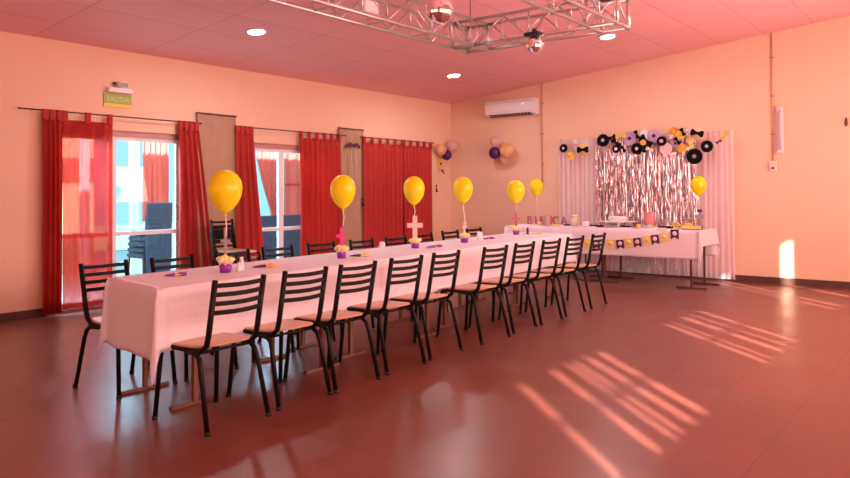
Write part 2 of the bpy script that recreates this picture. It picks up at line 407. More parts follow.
tab_curtain(3.74, 4.31, 'see-through red voile curtain over the left leaf of the first glass door', 4, .022, SHEER, 3, z0=.06, seed=1)
tab_curtain(5.17, 5.46, 'narrow red curtain between the first glass door and the taupe panel', 4, .035, RED, 4, flare=.26, seed=5)
tab_curtain(6.03, 6.33, 'narrow red curtain at the left of the second glass door', 4, .035, RED, 4, flare=.24, seed=9)
tab_curtain(7.18, 8.03, 'broad red curtain at the right of the second glass door', 8, .028, RED, 6, flare=.05, seed=12)
tab_curtain(8.54, 9.57, 'left half of the widest red curtain by the room corner', 9, .024, RED, 6, seed=15)
tab_curtain(9.55, 10.37, 'right half of the widest red curtain, next to the room corner', 8, .024, RED, 5, seed=18)
def panel(y0, y1, z1, label):
    r = empty('wall_panel', (XL + .03, (y0 + y1) / 2, 0), 0, label, 'wall panel', 'taupe panels between the curtains')
    h = (y1 - y0) / 2
    drape(-h, h, .05, z1, 0.012, 3, .008).build('cloth', TAUPE, r, thick=.004)
    MB().tube([(.012, -h - .01, z1), (.012, h + .01, z1)], .012).build('top_rod', LEGB, r)
panel(5.46, 6.06, 2.35, 'tall taupe cloth panel between the two glass doors')
panel(8.02, 8.58, 2.33, 'tall taupe cloth panel left of the widest red curtain')
# dark bow ornament and tie hook on the second panel
r = empty('bow_ornament', (XL + .10, 8.29, 2.06), 0, 'dark ribbon bow ornament with hanging strings on the taupe panel', 'ornament')
m = MB()
for s_ in (-1, 1):
    m.ball((0, .07 * s_, .02), .05, 12, 8, fn=lambda p: Vector((p.x * .3, p.y * 1.1, p.z * .6))); m.ball((0, .13 * s_, -.01), .03, 10, 8, fn=lambda p: Vector((p.x * .4, p.y, p.z)))
m.ball((0, 0, 0), .03, 10, 8); m.build('bow', PPUR, r)
MB().tube([(0, -.03, 0), (.0, -.05, -.2), (.0, -.03, -.42)], .004, 5).tube([(0, .03, 0), (0, .06, -.25), (0, .05, -.6)], .004, 5).build('strings', WHITEP, r)
r = empty('curtain_tieback', (XL + .05, 8.53, 1.10), 0, 'dark curtain tieback hook on the wall beside the widest red curtain', 'tieback')
MB().ball((.03, 0, .12), .022, 10, 8).build('hook', DARK, r)
MB().tube([(.03, 0, .1), (.035, 0, 0)], [.008, .03], 10).build('tassel', DARK, r)
r = empty('curtain_tieback', (XL + .05, 10.5, 1.32), 0, 'dark curtain tieback hook on the wall at the right of the widest red curtain', 'tieback')
MB().ball((.03, 0, .12), .018, 10, 8).build('hook', DARK, r)
MB().tube([(.03, 0, .1), (.035, 0, 0)], [.006, .022], 10).build('tassel', DARK, r)

# exit sign and emergency light above the first door
r = empty('emergency_light', (XL, 4.42, 2.50), 0, 'small white emergency light above the first glass door', 'emergency light')
MB().rbox((.04, 0, .02), .07, .30, .06, 0, .008).build('housing', WHITE, r)
MB().rbox((.06, .02, .085), .09, .12, .075, 0, .015).build('lamp_head', WHITE, r)
MB().rbox((.108, .02, .085), .006, .09, .045, 0, .002).build('lens', CLEAR, r)
MB().rbox((.03, -.06, .10), .03, .03, .03).build('knuckle', DARK, r)
r = empty('exit_sign', (XL, 4.41, 2.36), 0, 'green and yellow exit sign under the emergency light', 'sign')
MB().box(.004, .018, -.17, .17, .01, .12).build('plate', GREEN, r)
MB().box(.004, .016, -.17, .17, -.035, .005).build('lower_strip', PYEL, r)
def text(body, size, loc, rot, m, parent, name, ext=.002):
    cu = bpy.data.curves.new(name, 'FONT'); cu.body = body; cu.size = size; cu.extrude = ext; cu.align_x = 'CENTER'
    o = bpy.data.objects.new(name, cu); C.objects.link(o); o.location = loc; o.rotation_euler = rot; o.data.materials.append(m)
    bpy.context.view_layer.update()
    me = bpy.data.meshes.new_from_object(o.evaluated_get(bpy.context.evaluated_depsgraph_get()))
    n = bpy.data.objects.new(name, me); C.objects.link(n); n.location = loc; n.rotation_euler = rot
    bpy.data.objects.remove(o)
    if parent: n.parent = parent
    return n
text('SALIDA', .085, (.019, 0, .034), (PI / 2, 0, PI / 2), SIGNW, r, 'lettering')

# ------------------------------------------------------------------ chairs
def make_chair():
    r = empty('dining_chair', (0, 0, 0), 0, 'x', 'chair', 'x')
    out = []
    for j in range(4):
        z = .452 + (.0 if j in (0,) else 0)
    n = 32; rings = []
    for (zz, k) in ((.443, .006), (.446, 0), (.455, 0), (.458, .006)):
        ring = []
        for i in range(n):
            a = 2 * PI * i / n; ca, sa = math.cos(a), math.sin(a)
            sx = (.205 - k) * math.copysign(abs(ca) ** .55, ca); sy_ = (.192 - k) * math.copysign(abs(sa) ** .5, sa)
            ring.append((.02 + sx, sy_ * (1 + .06 * ca), zz + .012 * (abs(sx) / .2) ** 2 * (1 if sx < 0 else -1)))
        rings.append(ring)
    MB().loft(rings, True, False).build('seat', PLY, r)
    for s_ in (-1, 1):
        MB().tube([(.245, .215 * s_, 0), (.215, .20 * s_, .34), (.208, .196 * s_, .405), (.185, .192 * s_, .430), (.14, .19 * s_, .434), (-.02, .187 * s_, .432)], .0142, 8).build('leg', BLACK, r)
        MB().tube([(-.245, .215 * s_, 0), (-.165, .20 * s_, .34), (-.145, .195 * s_, .395), (-.11, .192 * s_, .420), (-.02, .187 * s_, .424)], .0142, 8).build('leg', BLACK, r)
    fr = MB()
    for s_ in (-1, 1):
        fr.tube([(.10, .170 * s_, .436), (-.08, .170 * s_, .432), (-.14, .170 * s_, .438), (-.178, .170 * s_, .47), (-.197, .171 * s_, .53), (-.255, .172 * s_, .835)], .0165, 8)
    fr.tube([(-.13, -.19, .425), (-.13, .19, .425)], .009, 6); fr.tube([(.12, -.19, .432), (.12, .19, .432)], .009, 6)
    fr.build('back_frame', BLACK, r)
    for z in (.806, .755, .704, .653):
        x = -.197 - .061 * (z - .53) / .32
        MB().tube([(x - .022 * math.cos(t * PI / 2), .170 * t, z - .004 * math.cos(t * PI / 2)) for t in (-1, -.6, -.2, .2, .6, 1)], 0, sec=(.006, .0125), up=(0, 0, 1)).build('back_slat', BLACK, r)
    for sx, s_ in ((1, 1), (1, -1), (-1, 1), (-1, -1)):
        MB().lathe([(.0165, 0), (.0165, .02)], (.246 * sx, .2155 * s_, 0), 8).build('foot_cap', RUBBER, r)
    return r
chair = make_chair()
ordn = ['first', 'second', 'third', 'fourth', 'fifth', 'sixth', 'seventh', 'eighth', 'ninth', 'tenth']
near_y = [2.565, 3.11, 3.585, 4.15, 4.69, 5.42, 5.98, 6.52, 7.09, 7.72]
near_x = [-3.345, -3.385, -3.385, -3.415, -3.45, -3.435, -3.47, -3.47, -3.485, -3.51]
near_a = [1.5, 0, 1, -1, 1, -2, 1, 0, -1, 2]
g1 = 'black chairs on the room side of the long table'
extra = ['nearest the camera', 'left of the magenta cross centrepiece', 'in front of the magenta cross centrepiece', '', '', '', '', '', '', 'the one nearest the dessert table']
for i in range(10):
    c = chair if i == 0 else copy_tree(chair)
    c.location = (near_x[i] - .245, near_y[i], 0); c.rotation_euler = (0, 0, PI + math.radians(near_a[i]))
    c['group'] = g1
    c['label'] = 'black metal chair with plywood seat, %s from the left in the front row' % ordn[i]
far_px = [2.64, 3.17, 3.80, 4.33, 4.93, 5.49, 6.02, 6.64, 7.36, 8.05]
far_x = [-4.91, -4.92, -5.0, -5.06, -5.13, -5.10, -5.09, -5.2, -5.32, -5.43]
g2 = 'black chairs on the window side of the long table'
for i in range(10):
    c = copy_tree(chair)
    y = far_px[i]; c.location = (far_x[i] + .237, y, 0); c.rotation_euler = (0, 0, math.radians([3, -1, 2, 0, -2, 1, 0, -1, 1, 0][i]) + .03)
    c['group'] = g2
    c['label'] = 'black metal chair, %s from the left in the back row by the windows' % ordn[i]
for k in range(3):
    c = copy_tree(chair); c.location = (-7.35, 5.60, .075 * k); c.rotation_euler = (0, 0, .1)
    c['group'] = 'black chairs stacked against the taupe panel'
    c['label'] = 'black metal chair, %s of the small stack against the taupe panel' % ['lowest', 'middle', 'topmost'][k]

# ------------------------------------------------------------------ tables
RA = math.atan(.086)            # the long row stands slightly askew to the walls
def row_pt(s_, t):              # s_ along the row, t across it (0 = room-side edge, positive towards the windows)
    return (-3.735 - .086 * s_ - t * math.cos(RA), 2.37 + s_)
tabs = [(0.0, 1.60, .29, 1.38), (1.62, 3.05, .2, 1.20), (3.07, 4.60, .2, 1.25), (4.62, 6.02, .25, 1.15)]
tn = ['first from the left', 'second from the left', 'third from the left', 'fourth from the left, beside the dessert table']
for (a, b, l0, l1), nm in zip(tabs, tn):
    x0, y0 = row_pt((a + b) / 2, .38)
    r = empty('folding_table', (x0, y0, 0), 0, 'brown-legged folding table under the long white cloth, ' + nm, 'table', 'folding tables of the long row')
    h = (b - a) / 2
    MB().rbox((0, 0, .742), .62, 2 * h - .16, .03, 0, .005).build('tabletop', PLYT, r)
    for yy in (-h + l0, -h + l1):
        for sx in (-1, 1):
            MB().box(sx * .28 - .014, sx * .28 + .014, yy - .014, yy + .014, .02, .728).build('leg', LEGM, r)
            MB().rbox((sx * .28, yy, .0125), .035, .34, .025, 0, .004).build('foot_bar', LEGM, r)
        MB().box(-.27, .27, yy - .01, yy + .01, .55, .57).build('cross_bar', LEGM, r)
    MB().tube([(0, -h + l0, .56), (0, 0, .72), (0, -h + l1, .56)], .008, 6).build('brace', LEGM, r)

def cloth(L, W, ls, le, top, seed=0, le2=None, fold=.012, shear=0):
    """top rectangle L (local y) by W (local x); overhang ls on the long sides, le on the ends"""
    m = MB(); le2 = le if le2 is None else le2
    per = []   # (x, y, nx, ny, overhang)
    n = int(L / .05); k = int(W / .05); q = 14
    hw, hl = W / 2, L / 2
    for i in range(n + 1): per.append((hw, -hl + L * i / n, 1, 0, ls, 0))
    def corner(cx, cy_, a0, la, lb):
        for i in range(1, q):
            t = i / q * PI / 2
            ov = min(la / max(math.cos(t), 1e-3), lb / max(math.sin(t), 1e-3))
            per.append((cx, cy_, math.cos(a0 + t), math.sin(a0 + t), ov, math.sin(2 * t)))
    corner(hw, hl, 0, ls, le2)
    for i in range(k + 1): per.append((hw - W * i / k, hl, 0, 1, le2, 0))
    corner(-hw, hl, PI / 2, le2, ls)
    for i in range(n + 1): per.append((-hw, hl - L * i / n, -1, 0, ls, 0))
    corner(-hw, -hl, PI, ls, le)
    for i in range(k + 1): per.append((-hw + W * i / k, -hl, 0, -1, le, 0))
    corner(hw, -hl, 3 * PI / 2, le, ls)
    nz = 14; rings = []
    inner = [(p[0] * .6, p[1] * .97, top) for p in per]
    rings.append([(p[0] - .05 * math.copysign(1, p[0]) if abs(p[0]) > .1 else p[0], p[1] - .05 * math.copysign(1, p[1]), top) for p in per])
    for j in range(nz + 1):
        t = j / nz; ring = []
        for i, (x, y, nx, ny, ov, cf) in enumerate(per):
            s_ = ov * t; e = .012 * min(1, t * 8)
            d = i * .05
            w_ = fold * t * (math.sin(d * 9 + seed + 2 * noise.noise(Vector((d * .7, seed, 0)))) + .6 * math.sin(d * 21 + seed * 3))
            w_ *= (1 - cf)
            out = e + .014 * t * (1 - cf) + w_ + cf * (.012 + .06 * t)
            ring.append((x + nx * out, y + ny * out, top - max(0, s_ - .006) + (.006 * min(1, t * 10) * 0)))
        rings.append(ring)
    m.loft(rings, cap=False, smooth=True)
    m.box(-hw + .03, hw - .03, -hl + .03, hl - .03, top - .003, top + .0005)
    if shear: m.v = [Vector((p.x - shear * p.y, p.y + .17 * -p.x * max(0, min(1, (-p.y - 1.5) / 1.2)), p.z)) for p in m.v]
    return m
x0, y0 = row_pt(3.085, .38)
o = cloth(6.18, .775, .36, .42, .768, seed=2, shear=.086).build('tablecloth', CLOTH, None, thick=.003)
o.location = (x0, y0, 0)
tag(o, 'long white tablecloth covering the whole row of dining tables', 'tablecloth')

# dessert table by the back wall
for (a, b, nm) in ((-5.98, -4.55, 'left'), (-4.53, -3.02, 'right')):
    r = empty('folding_table', ((a + b) / 2, 10.13, 0), 0, 'brown-legged folding table under the dessert cloth, the %s one of two' % nm, 'table', 'folding tables under the desserts')
    h = (b - a) / 2
    MB().rbox((0, 0, .76), 2 * h - .02, .66, .03, 0, .005).build('tabletop', PLYT, r)
    for xx in (-h + .16, h - .12):
        for s_ in (-1, 1):
            MB().box(xx - .013, xx + .013, s_ * .29 - .013, s_ * .29 + .013, .02, .745).build('leg', LEGB, r)
            MB().rbox((xx, s_ * .29, .0125), .40, .035, .025, 0, .004).build('foot_bar', LEGB, r)
        MB().box(xx - .01, xx + .01, -.28, .28, .55, .57).build('cross_bar', LEGB, r)
o = cloth(2.98, .70, .39, .22, .786, seed=5, le2=.30, fold=.008).build('tablecloth', CLOTHB, None, thick=.003)
o.location = (-4.51, 10.13, 0); o.rotation_euler = (0, 0, PI / 2)
tag(o, 'white tablecloth on the dessert table by the foil backdrop', 'tablecloth')

# ------------------------------------------------------------------ balloons and centrepieces
def balloon_mb(rw, h):
    prof = []; n = 18
    for i in range(n + 1):
        a = PI * i / n; z = -math.cos(a) * h / 2; zc = h * .10
        if z > zc: q = (z - zc) / (h / 2 - zc); rr = math.sqrt(max(0, 1 - q * q))
        else: q = (zc - z) / (h / 2 + zc); rr = max(0, 1 - q ** 2.1) ** .72
        prof.append((max(.003, rw * rr), z))
    return MB().lathe(prof, (0, 0, 0), 24)
def balloon(x, y, z, rw, h, zs, label, m=YEL, group='yellow balloons on the tables', xe=None):
    r = empty('balloon', (x, y, z), 0, label, 'balloon', group)
    balloon_mb(rw, h).build('body', m, r)
    MB().lathe([(.012, -.014), (.004, 0), (.010, .008)], (0, 0, -h / 2), 10).build('knot', m, r)
    if zs is not None:
        ex = (xe or 0)
        MB().tube([(0, 0, -h / 2 - .01), (.012, 0, (-h / 2 + zs - z) / 2), (ex, 0, zs - z)], .004, 6).build('string', WHITEP, r)
    return r
def cross_mb(w_, h, t, a=.30):
    m = MB(); b = w_ * a / 2
    m.box(-t / 2, t / 2, -b, b, 0, h); m.box(-t / 2 + .0003, t / 2 - .0003, -w_ / 2, -b, h * .52, h * .52 + 2 * b); m.box(-t / 2 + .0003, t / 2 - .0003, b, w_ / 2, h * .52, h * .52 + 2 * b)
    return m
TOP = .7705
def centre(x, y, label, mc, cw, ch, cup_r=.042, cup_h=.055, style='popcorn', rz=.66, z=TOP, cz_=None):
    r = empty('centrepiece', (x, y, z), rz, label, 'centrepiece', 'popcorn cup centrepieces')
    MB().lathe([(cup_r * .82, 0), (cup_r, cup_h), (cup_r * .96, cup_h), (cup_r * .8, .004)], n=20).build('cup', PURP, r)
    m = MB(); n = 24; rings = []
    for (rr, zz) in ((cup_r * .94, cup_h * .9), (cup_r * 1.15, cup_h * 1.25), (cup_r * 1.3, cup_h * 1.42)):
        rings.append([((rr * (1 + .10 * math.sin(k * PI / 1.5) * (zz > cup_h))) * math.cos(2 * PI * k / n), rr * (1 + .10 * math.sin(k * PI / 1.5)) * math.sin(2 * PI * k / n), zz + .006 * math.sin(k * PI / 2)) for k in range(n)])
    m.loft(rings, cap=False, smooth=True); m.build('paper_liner', LINER, r, thick=.0015)
    p = MB(); R0 = random.Random(int(x * 100))
    for k in range(34):
        a = R0.random() * 2 * PI; q = math.sqrt(R0.random()) * cup_r * 1.25
        p.ball((q * math.cos(a), q * math.sin(a), cup_h * 1.35 + (.022 * (1 - q / cup_r / 1.3)) + R0.random() * .012), .011 + .006 * R0.random(), 7, 5)
    p.build('popcorn', CREAM, r)
    if mc:
        cr = cross_mb(cw, ch, .012).build('cross_topper', mc, r); cr.location = (0, 0, cz_ if cz_ else cup_h * 1.5); cr.rotation_euler = (0, 0, PI / 2)
    return r
centre(-4.13, 3.06, 'purple popcorn cup with slim grey glitter cross, nearest centrepiece', GREY, .065, .22, .045, .06)
centre(-4.23, 4.29, 'purple popcorn cup with bright magenta cross', MAG, .085, .17, .042, .055)
centre(-4.40, 5.48, 'purple popcorn cup with broad pale pink cross', PALEP, .15, .24, .042, .05)
centre(-4.44, 6.38, 'purple popcorn cup with pale cross, between the pale pink and dark pink crosses', PALEP, .06, .14, .045, .055)
centre(-4.73, 7.95, 'purple popcorn cup with dark dusty pink cross at the far end of the long table', DPINK, .11, .20, .045, .055)
balloon(-4.13, 3.06, 1.325, .115, .30, .98, 'largest yellow balloon, above the grey cross centrepiece')
balloon(-4.21, 4.29, 1.32, .105, .285, 1.04, 'yellow balloon above the magenta cross centrepiece')
balloon(-4.41, 5.48, 1.33, .105, .285, 1.08, 'yellow balloon above the pale pink cross centrepiece')
balloon(-4.455, 6.38, 1.335, .107, .29, .94, 'yellow balloon above the fourth centrepiece on the long table', xe=.04)
balloon(-4.73, 7.95, 1.315, .115, .30, 1.04, 'yellow balloon above the dark pink cross at the far end of the long table')
balloon(-5.62, 10.08, 1.385, .105, .28, .90, 'yellow balloon tied above the pink name letters')
balloon(-3.12, 10.12, 1.385, .10, .28, 1.07, 'yellow balloon in front of the foil curtain on the dessert table')

# party favour bundles, shakers, napkin holders on the long table
def favour(x, y, rz, c1, c2, label, L=.12, c3=None):
    r = empty('party_favour', (x, y, TOP), rz, label, 'party favour', 'purple and yellow party favours')
    MB().tube([(-L, 0, .008), (-L * .5, .006, .009), (0, 0, .010)], [.003, .009, .012], 8).build('blower_tube', c1, r)
    MB().lathe([(.006, -.006), (.030, -.002), (.031, .003), (.006, .008)], (.02, .01, .009), 16).build('paper_rosette', c2, r)
    MB().tube([(.02, 0, .012), (.07, -.01, .011), (L, .005, .007)], [.012, .014, .004], 8).build('paper_wrap', c3 or c1, r)
favour(-4.21, 2.72, 1.2, PURP, PYEL, 'purple and yellow party favour at the left end of the long table', .065)
favour(-4.17, 3.44, 1.3, PPUR, PORA, 'orange and dark party favour between the first two centrepieces', .10, PORA)
favour(-4.21, 4.50, 1.1, DARK, PYEL, 'yellow and black party favour just right of the magenta cross cup', .10, PYEL)
favour(-4.30, 5.66, 1.5, PURP, PORA, 'long purple party favour just right of the pale pink cross cup', .13)
favour(-4.55, 7.01, 1.5, PURP, PPNK, 'small purple party favour beyond the white napkin holder', .15)
favour(-4.56, 8.16, .9, PYEL, PYEL, 'yellow party favour at the far end of the long table', .08)
def shaker(x, y, h, label):
    r = empty('shaker', (x, y, TOP), 0, label, 'shaker', 'small glass shakers beside the first centrepiece')
    MB().lathe([(.017, 0), (.019, .006), (.016, h * .7), (.010, h * .8)], n=14).build('glass_body', WHITE, r)
    MB().lathe([(.012, h * .78), (.013, h * .95), (.007, h)], n=14).build('cap', WHITEP, r)
shaker(-4.15, 3.21, .095, 'taller white shaker right of the nearest centrepiece'); shaker(-4.11, 3.155, .06, 'shorter white shaker right of the nearest centrepiece')
def napkins(x, y, w_, h, rz, label):
    r = empty('napkin_holder', (x, y, TOP), rz, label, 'napkin holder', 'white napkin holders on the long table')
    MB().hexa([(-.025, -w_ / 2, 0), (.025, -w_ / 2, 0), (.025, w_ / 2, 0), (-.025, w_ / 2, 0), (-.02, -w_ / 2.6, h), (.02, -w_ / 2.6, h), (.02, w_ / 2.6, h), (-.02, w_ / 2.6, h)]).build('napkins', WHITEP, r, bevel=.004)
    MB().box(-.034, .034, -w_ / 2 - .004, w_ / 2 + .004, 0, .006).build('base', WHITE, r)
napkins(-4.72, 5.36, .10, .055, .9, 'low white napkin holder between the magenta and pale pink crosses')
napkins(-4.52, 6.80, .115, .095, .9, 'squarish white napkin holder right of the fourth centrepiece')
r = empty('ring_ornament', (-4.66, 8.12, TOP), .7, 'small black ring ornament at the far end of the long table', 'ornament')
m = MB(); m.tube([(0, .035 * math.cos(a), .045 + .035 * math.sin(a)) for a in [k * PI / 10 for k in range(21)]], .010, 8); m.build('ring', PPUR, r)
MB().box(-.02, .02, -.03, .03, 0, .008).build('base', PPUR, r)

# ------------------------------------------------------------------ dessert table items
DZ = .7885
let = [('B', -5.87), ('I', -5.755), ('A', -5.66), ('N', -5.53), ('C', -5.40), ('A', -5.25)]
lab = ['pink letter B standing on the dessert table', 'pink letter I standing beside the letter B', 'pink letter A between the letters I and N', 'pink letter N behind the pink sweet jar', 'pink letter C standing on the dessert table', 'pink letter A, the last of the name letters']
for (ch, x), lb in zip(let, lab):
    o = text(ch, .20, (x, 10.30, DZ + .001), (PI / 2, 0, -.25), DPINK, None, 'letter_' + ch.lower(), .012)
    tag(o, lb, 'letter', 'name letters on the dessert table')
def jar(x, y, rr, h, fill, label):
    r = empty('sweet_jar', (x, y, DZ), 0, label, 'jar')
    MB().lathe([(rr * .8, 0), (rr, .01), (rr, h * .8), (rr * .9, h)], n=18).build('glass', CLEAR, r)
    m = MB(); R0 = random.Random(int(-x * 77))
    m.lathe([(rr * .85, .005), (rr * .9, h * .6), (rr * .4, h * .75)], n=14)
    for k in range(26): m.ball(((R0.random() - .5) * rr * 1.5, (R0.random() - .5) * rr * 1.5, h * (.62 + .4 * R0.random())), .014, 6, 5)
    m.build('sweets', fill, r)
jar(-5.36, 9.93, .055, .16, CAKEP, 'clear jar of pink sweets in front of the name letters')
jar(-4.99, 10.12, .06, .16, CREAM, 'clear jar of yellow and pink sweets right of the name letters')
tag(MB().ball((-5.54, 10.02, DZ + .031), .031, 14, 10).build('lemon_candy', PYEL), 'round yellow sweet below the name letters', 'sweet')
r = empty('paper_cup', (-4.74, 10.0, DZ), 0, 'white paper cup left of the white cake', 'cup')
MB().lathe([(.045, 0), (.055, .075), (.052, .075), (.042, .004)], n=20).build('cup_body', WHITEP, r)
MB().lathe([(.050, .07), (.057, .075), (.055, .08)], n=20).build('rim', WHITE, r)
# cake on stand
r = empty('cake_stand', (-4.28, 10.10, DZ), 0, 'wide white cake stand on the dessert table', 'cake stand')
MB().lathe([(.10, 0), (.09, .012), (.02, .02), (.02, .06), (.05, .07)], n=28).build('pedestal', WHITE, r)
MB().lathe([(.05, .068), (.27, .078), (.285, .088), (.27, .084), (.05, .08)], n=36).build('plate', WHITE, r)
r = empty('cake', (-4.28, 10.10, DZ + .085), 0, 'round white cake with dark dots on the cake stand', 'cake')
MB().lathe([(.13, 0), (.135, .01), (.135, .06), (.12, .072)], n=32).build('icing', WHITEP, r)
m = MB(); R0 = random.Random(4)
for k in range(22):
    a = k * 2 * PI / 22; m.ball((.135 * math.cos(a), .135 * math.sin(a), .02 + .035 * R0.random()), .008, 6, 5)
m.build('dots', PPUR, r)
r = empty('cake', (-3.81, 10.10, DZ), 0, 'tall pink cake on a small pale base', 'cake')
MB().lathe([(.08, 0), (.075, .02), (.03, .03), (.03, .05), (.085, .055)], n=24).build('base', WHITE, r)
m = MB().lathe([(.075, .055), (.078, .06), (.078, .19), (.07, .20)], n=24)
for k in range(12):
    a = k * 2 * PI / 12; m.ball((.06 * math.cos(a), .06 * math.sin(a), .205), .018, 8, 6)
m.build('icing', CAKEP, r)
r = empty('yellow_cup', (-3.90, 9.92, DZ), 0, 'small yellow cup before the pink cake', 'cup')
MB().lathe([(.026, 0), (.034, .055), (.031, .055), (.024, .004)], n=16).build('cup_body', PYEL, r); MB().lathe([(.033, .05), (.037, .055), (.034, .058)], n=16).build('rim', PYEL, r)
# dark truffle trays along the front edge
R0 = random.Random(11)
trs = [(-5.22, 9.97, .16), (-5.02, 9.93, .10), (-4.62, 10.02, .14), (-4.48, 9.93, .10), (-4.10, 9.93, .16), (-3.72, 9.95, .14), (-3.60, 10.12, .16), (-3.45, 9.93, .12)]
tl = ['in front of the last name letter', 'in front of the yellow and pink sweet jar', 'left of the cake stand', 'in front of the cake stand at its left', 'in front of the cake stand at its right', 'below the pink cake', 'right of the pink cake', 'left of the brown box']
for (x, y, L), t_ in zip(trs, tl):
    r = empty('sweets_tray', (x, y, DZ), R0.uniform(-.2, .2), 'small purple tray of dark sweets ' + t_, 'tray', 'trays of dark sweets on the dessert table')
    MB().rbox((0, 0, .006), L, .08, .01, 0, .002).build('tray', PURP if R0.random() < .4 else WHITEP, r)
    m = MB()
    for k in range(int(L / .032)):
        for q in (-.02, .02): m.ball((-L / 2 + .02 + k * .032, q, .022), .013, 7, 5)
    m.build('sweets', PB if R0.random() < .8 else PYEL, r)
R0 = random.Random(5)
r = empty('yellow_sweets', (-3.37, 10.16, DZ), 0, 'bunch of yellow wrapped sweets left of the brown box', 'sweets')
MB().rbox((0, 0, .008), .30, .16, .014, 0, .003).build('tray', WHITEP, r)
m = MB()
for k in range(46): m.ball((R0.uniform(-.13, .13), R0.uniform(-.07, .07), .03 + R0.random() * .045), .014, 6, 5)
m.build('sweets', PYEL, r)
r = empty('treat_box', (-3.17, 9.98, DZ), 0, 'brown open box of yellow treats at the right end of the dessert table', 'box')
MB().box(-.12, .12, -.06, .06, 0, .012).build('purple_base', PURP, r)
MB().box(-.11, .11, -.052, .052, .0125, .055).build('card_sides', PYEL, r)
m = MB(); m.tube([(-.11, -.05, .055), (-.11, -.05, .13), (.11, -.05, .13), (.11, -.05, .055)], .006, 6); m.tube([(-.11, .05, .055), (-.11, .05, .13), (.11, .05, .13), (.11, .05, .055)], .006, 6)
m.box(-.115, .115, -.055, .055, .125, .14); m.build('card_frame', BROWN, r)
r = empty('centrepiece', (-3.12, 10.16, DZ), -.3, 'dessert table centrepiece with grey cross and dark top', 'centrepiece', 'popcorn cup centrepieces')
MB().lathe([(.036, 0), (.044, .055), (.04, .055), (.034, .004)], n=18).build('cup', PURP, r)
o = cross_mb(.15, .19, .012, .34).build('cross_topper', GREY, r); o.location = (0, 0, .05); o.rotation_euler = (0, 0, PI / 2)
MB().box(-.03, .03, -.012, .012, .236, .272).build('dark_tag', PPUR, r)

# pennant banner along the front of the dessert cloth
r = empty('pennant_banner', (-3.95, 9.70, .60), 0, 'banner of yellow and dark purple swallowtail pennants on the dessert cloth', 'banner')
pts = [(-4.72, .575), (-4.58, .565), (-4.44, .56), (-4.22, .575), (-4.08, .575), (-3.95, .60), (-3.83, .61), (-3.69, .64), (-3.58, .66), (-3.45, .69), (-3.31, .74)]
MB().tube([(x + 3.95, .012, z + .058 - .60) for x, z in pts], .003, 5).build('string', WHITEP, r)
for i, (x, z) in enumerate(pts[1:]):
    dk = i % 2 == 1
    sl = math.atan2(pts[min(i + 2, len(pts) - 1)][1] - z, .13) * .6
    W, Hh = .055, .125
    sh = [(-W, .058), (W, .058), (W, .058 - Hh - .01), (0, .058 - Hh + .025), (-W, .058 - Hh - .01)] if dk else [(-W, .058), (W, .058), (W, .058 - Hh), (0, .058 - Hh), (-W, .058 - Hh)]
    vv = [(a, 0, b) for a, b in sh] + [(a, .003, b) for a, b in sh]
    o = MB().add(vv, [(0, 1, 3, 4), (1, 2, 3), (5, 9, 8, 6), (6, 8, 7), (0, 5, 6, 1), (1, 6, 7, 2), (2, 7, 8, 3), (3, 8, 9, 4), (4, 9, 5, 0)]).build('pennant', PPUR if dk else PYEL, r)
    o.location = (x + 3.95, 0, z - .60); o.rotation_euler = (0, -sl, 0)
    MB().lathe([(.030, 0), (.030, .004)], (0, -.001, .005), 18, axis='y').build('medallion', PPNK if dk else PCRE, o)

# ------------------------------------------------------------------ backdrop
def voile(x0, x1, z0, z1, y, folds, label, seed):
    m = MB(); n = int(folds * 8); rings = []
    for j in range(13):
        t = j / 12; z = z1 + (z0 - z1) * t
        rings.append([(x0 + (x1 - x0) * i / n, y + .020 * (.35 + abs(noise.noise(Vector((i * .09, seed, 0)))) * 1.6) * math.sin(2 * PI * folds * i / n + 3.5 * noise.noise(Vector((i * .07, t * .6, seed)))) * (.6 + .4 * t), z) for i in range(n + 1)])
    m.loft(rings, cap=False, smooth=True, closed=False)
    tag(m.build('sheer_curtain', VOILE), label, 'curtain', 'white sheer backdrop curtains')
voile(-5.70, -4.92, .03, 2.20, 10.99, 9, 'white sheer curtain at the left of the silver foil backdrop', 1)
voile(-4.92, -3.45, .03, 2.20, 11.03, 12, 'white sheer curtain behind the silver foil strips', 2)
voile(-3.45, -2.88, .03, 2.20, 10.99, 7, 'white sheer curtain at the right of the silver foil backdrop', 3)
R0 = random.Random(3); m = MB()
for k in range(620):
    x = -5.0 + 1.62 * (k + R0.random()) / 620
    y = 10.93 + .035 * R0.random(); L = R0.uniform(.45, .85) if R0.random() < .75 else R0.uniform(.05, .3); wd = R0.uniform(.0022, .0055)
    tw = R0.random() * PI; ring = []
    for j in range(29):
        t = j / 28; z = 2.16 - (2.16 - L) * t; tw += R0.uniform(-.65, .65)
        xx = x + .012 * math.sin(j * .4 + k) * t; dx, dy = math.cos(tw) * wd, math.sin(tw) * wd
        ring.append([(xx - dx, y - dy, z), (xx + dx, y + dy, z)])
    m.loft(ring, cap=False, smooth=False, closed=False)
m.box(-5.0, -3.38, 10.93, 10.965, 2.15, 2.175)
tag(m.build('foil_fringe_curtain', FOIL), 'shiny rose-silver foil fringe curtain behind the dessert table', 'foil curtain', kind='stuff')
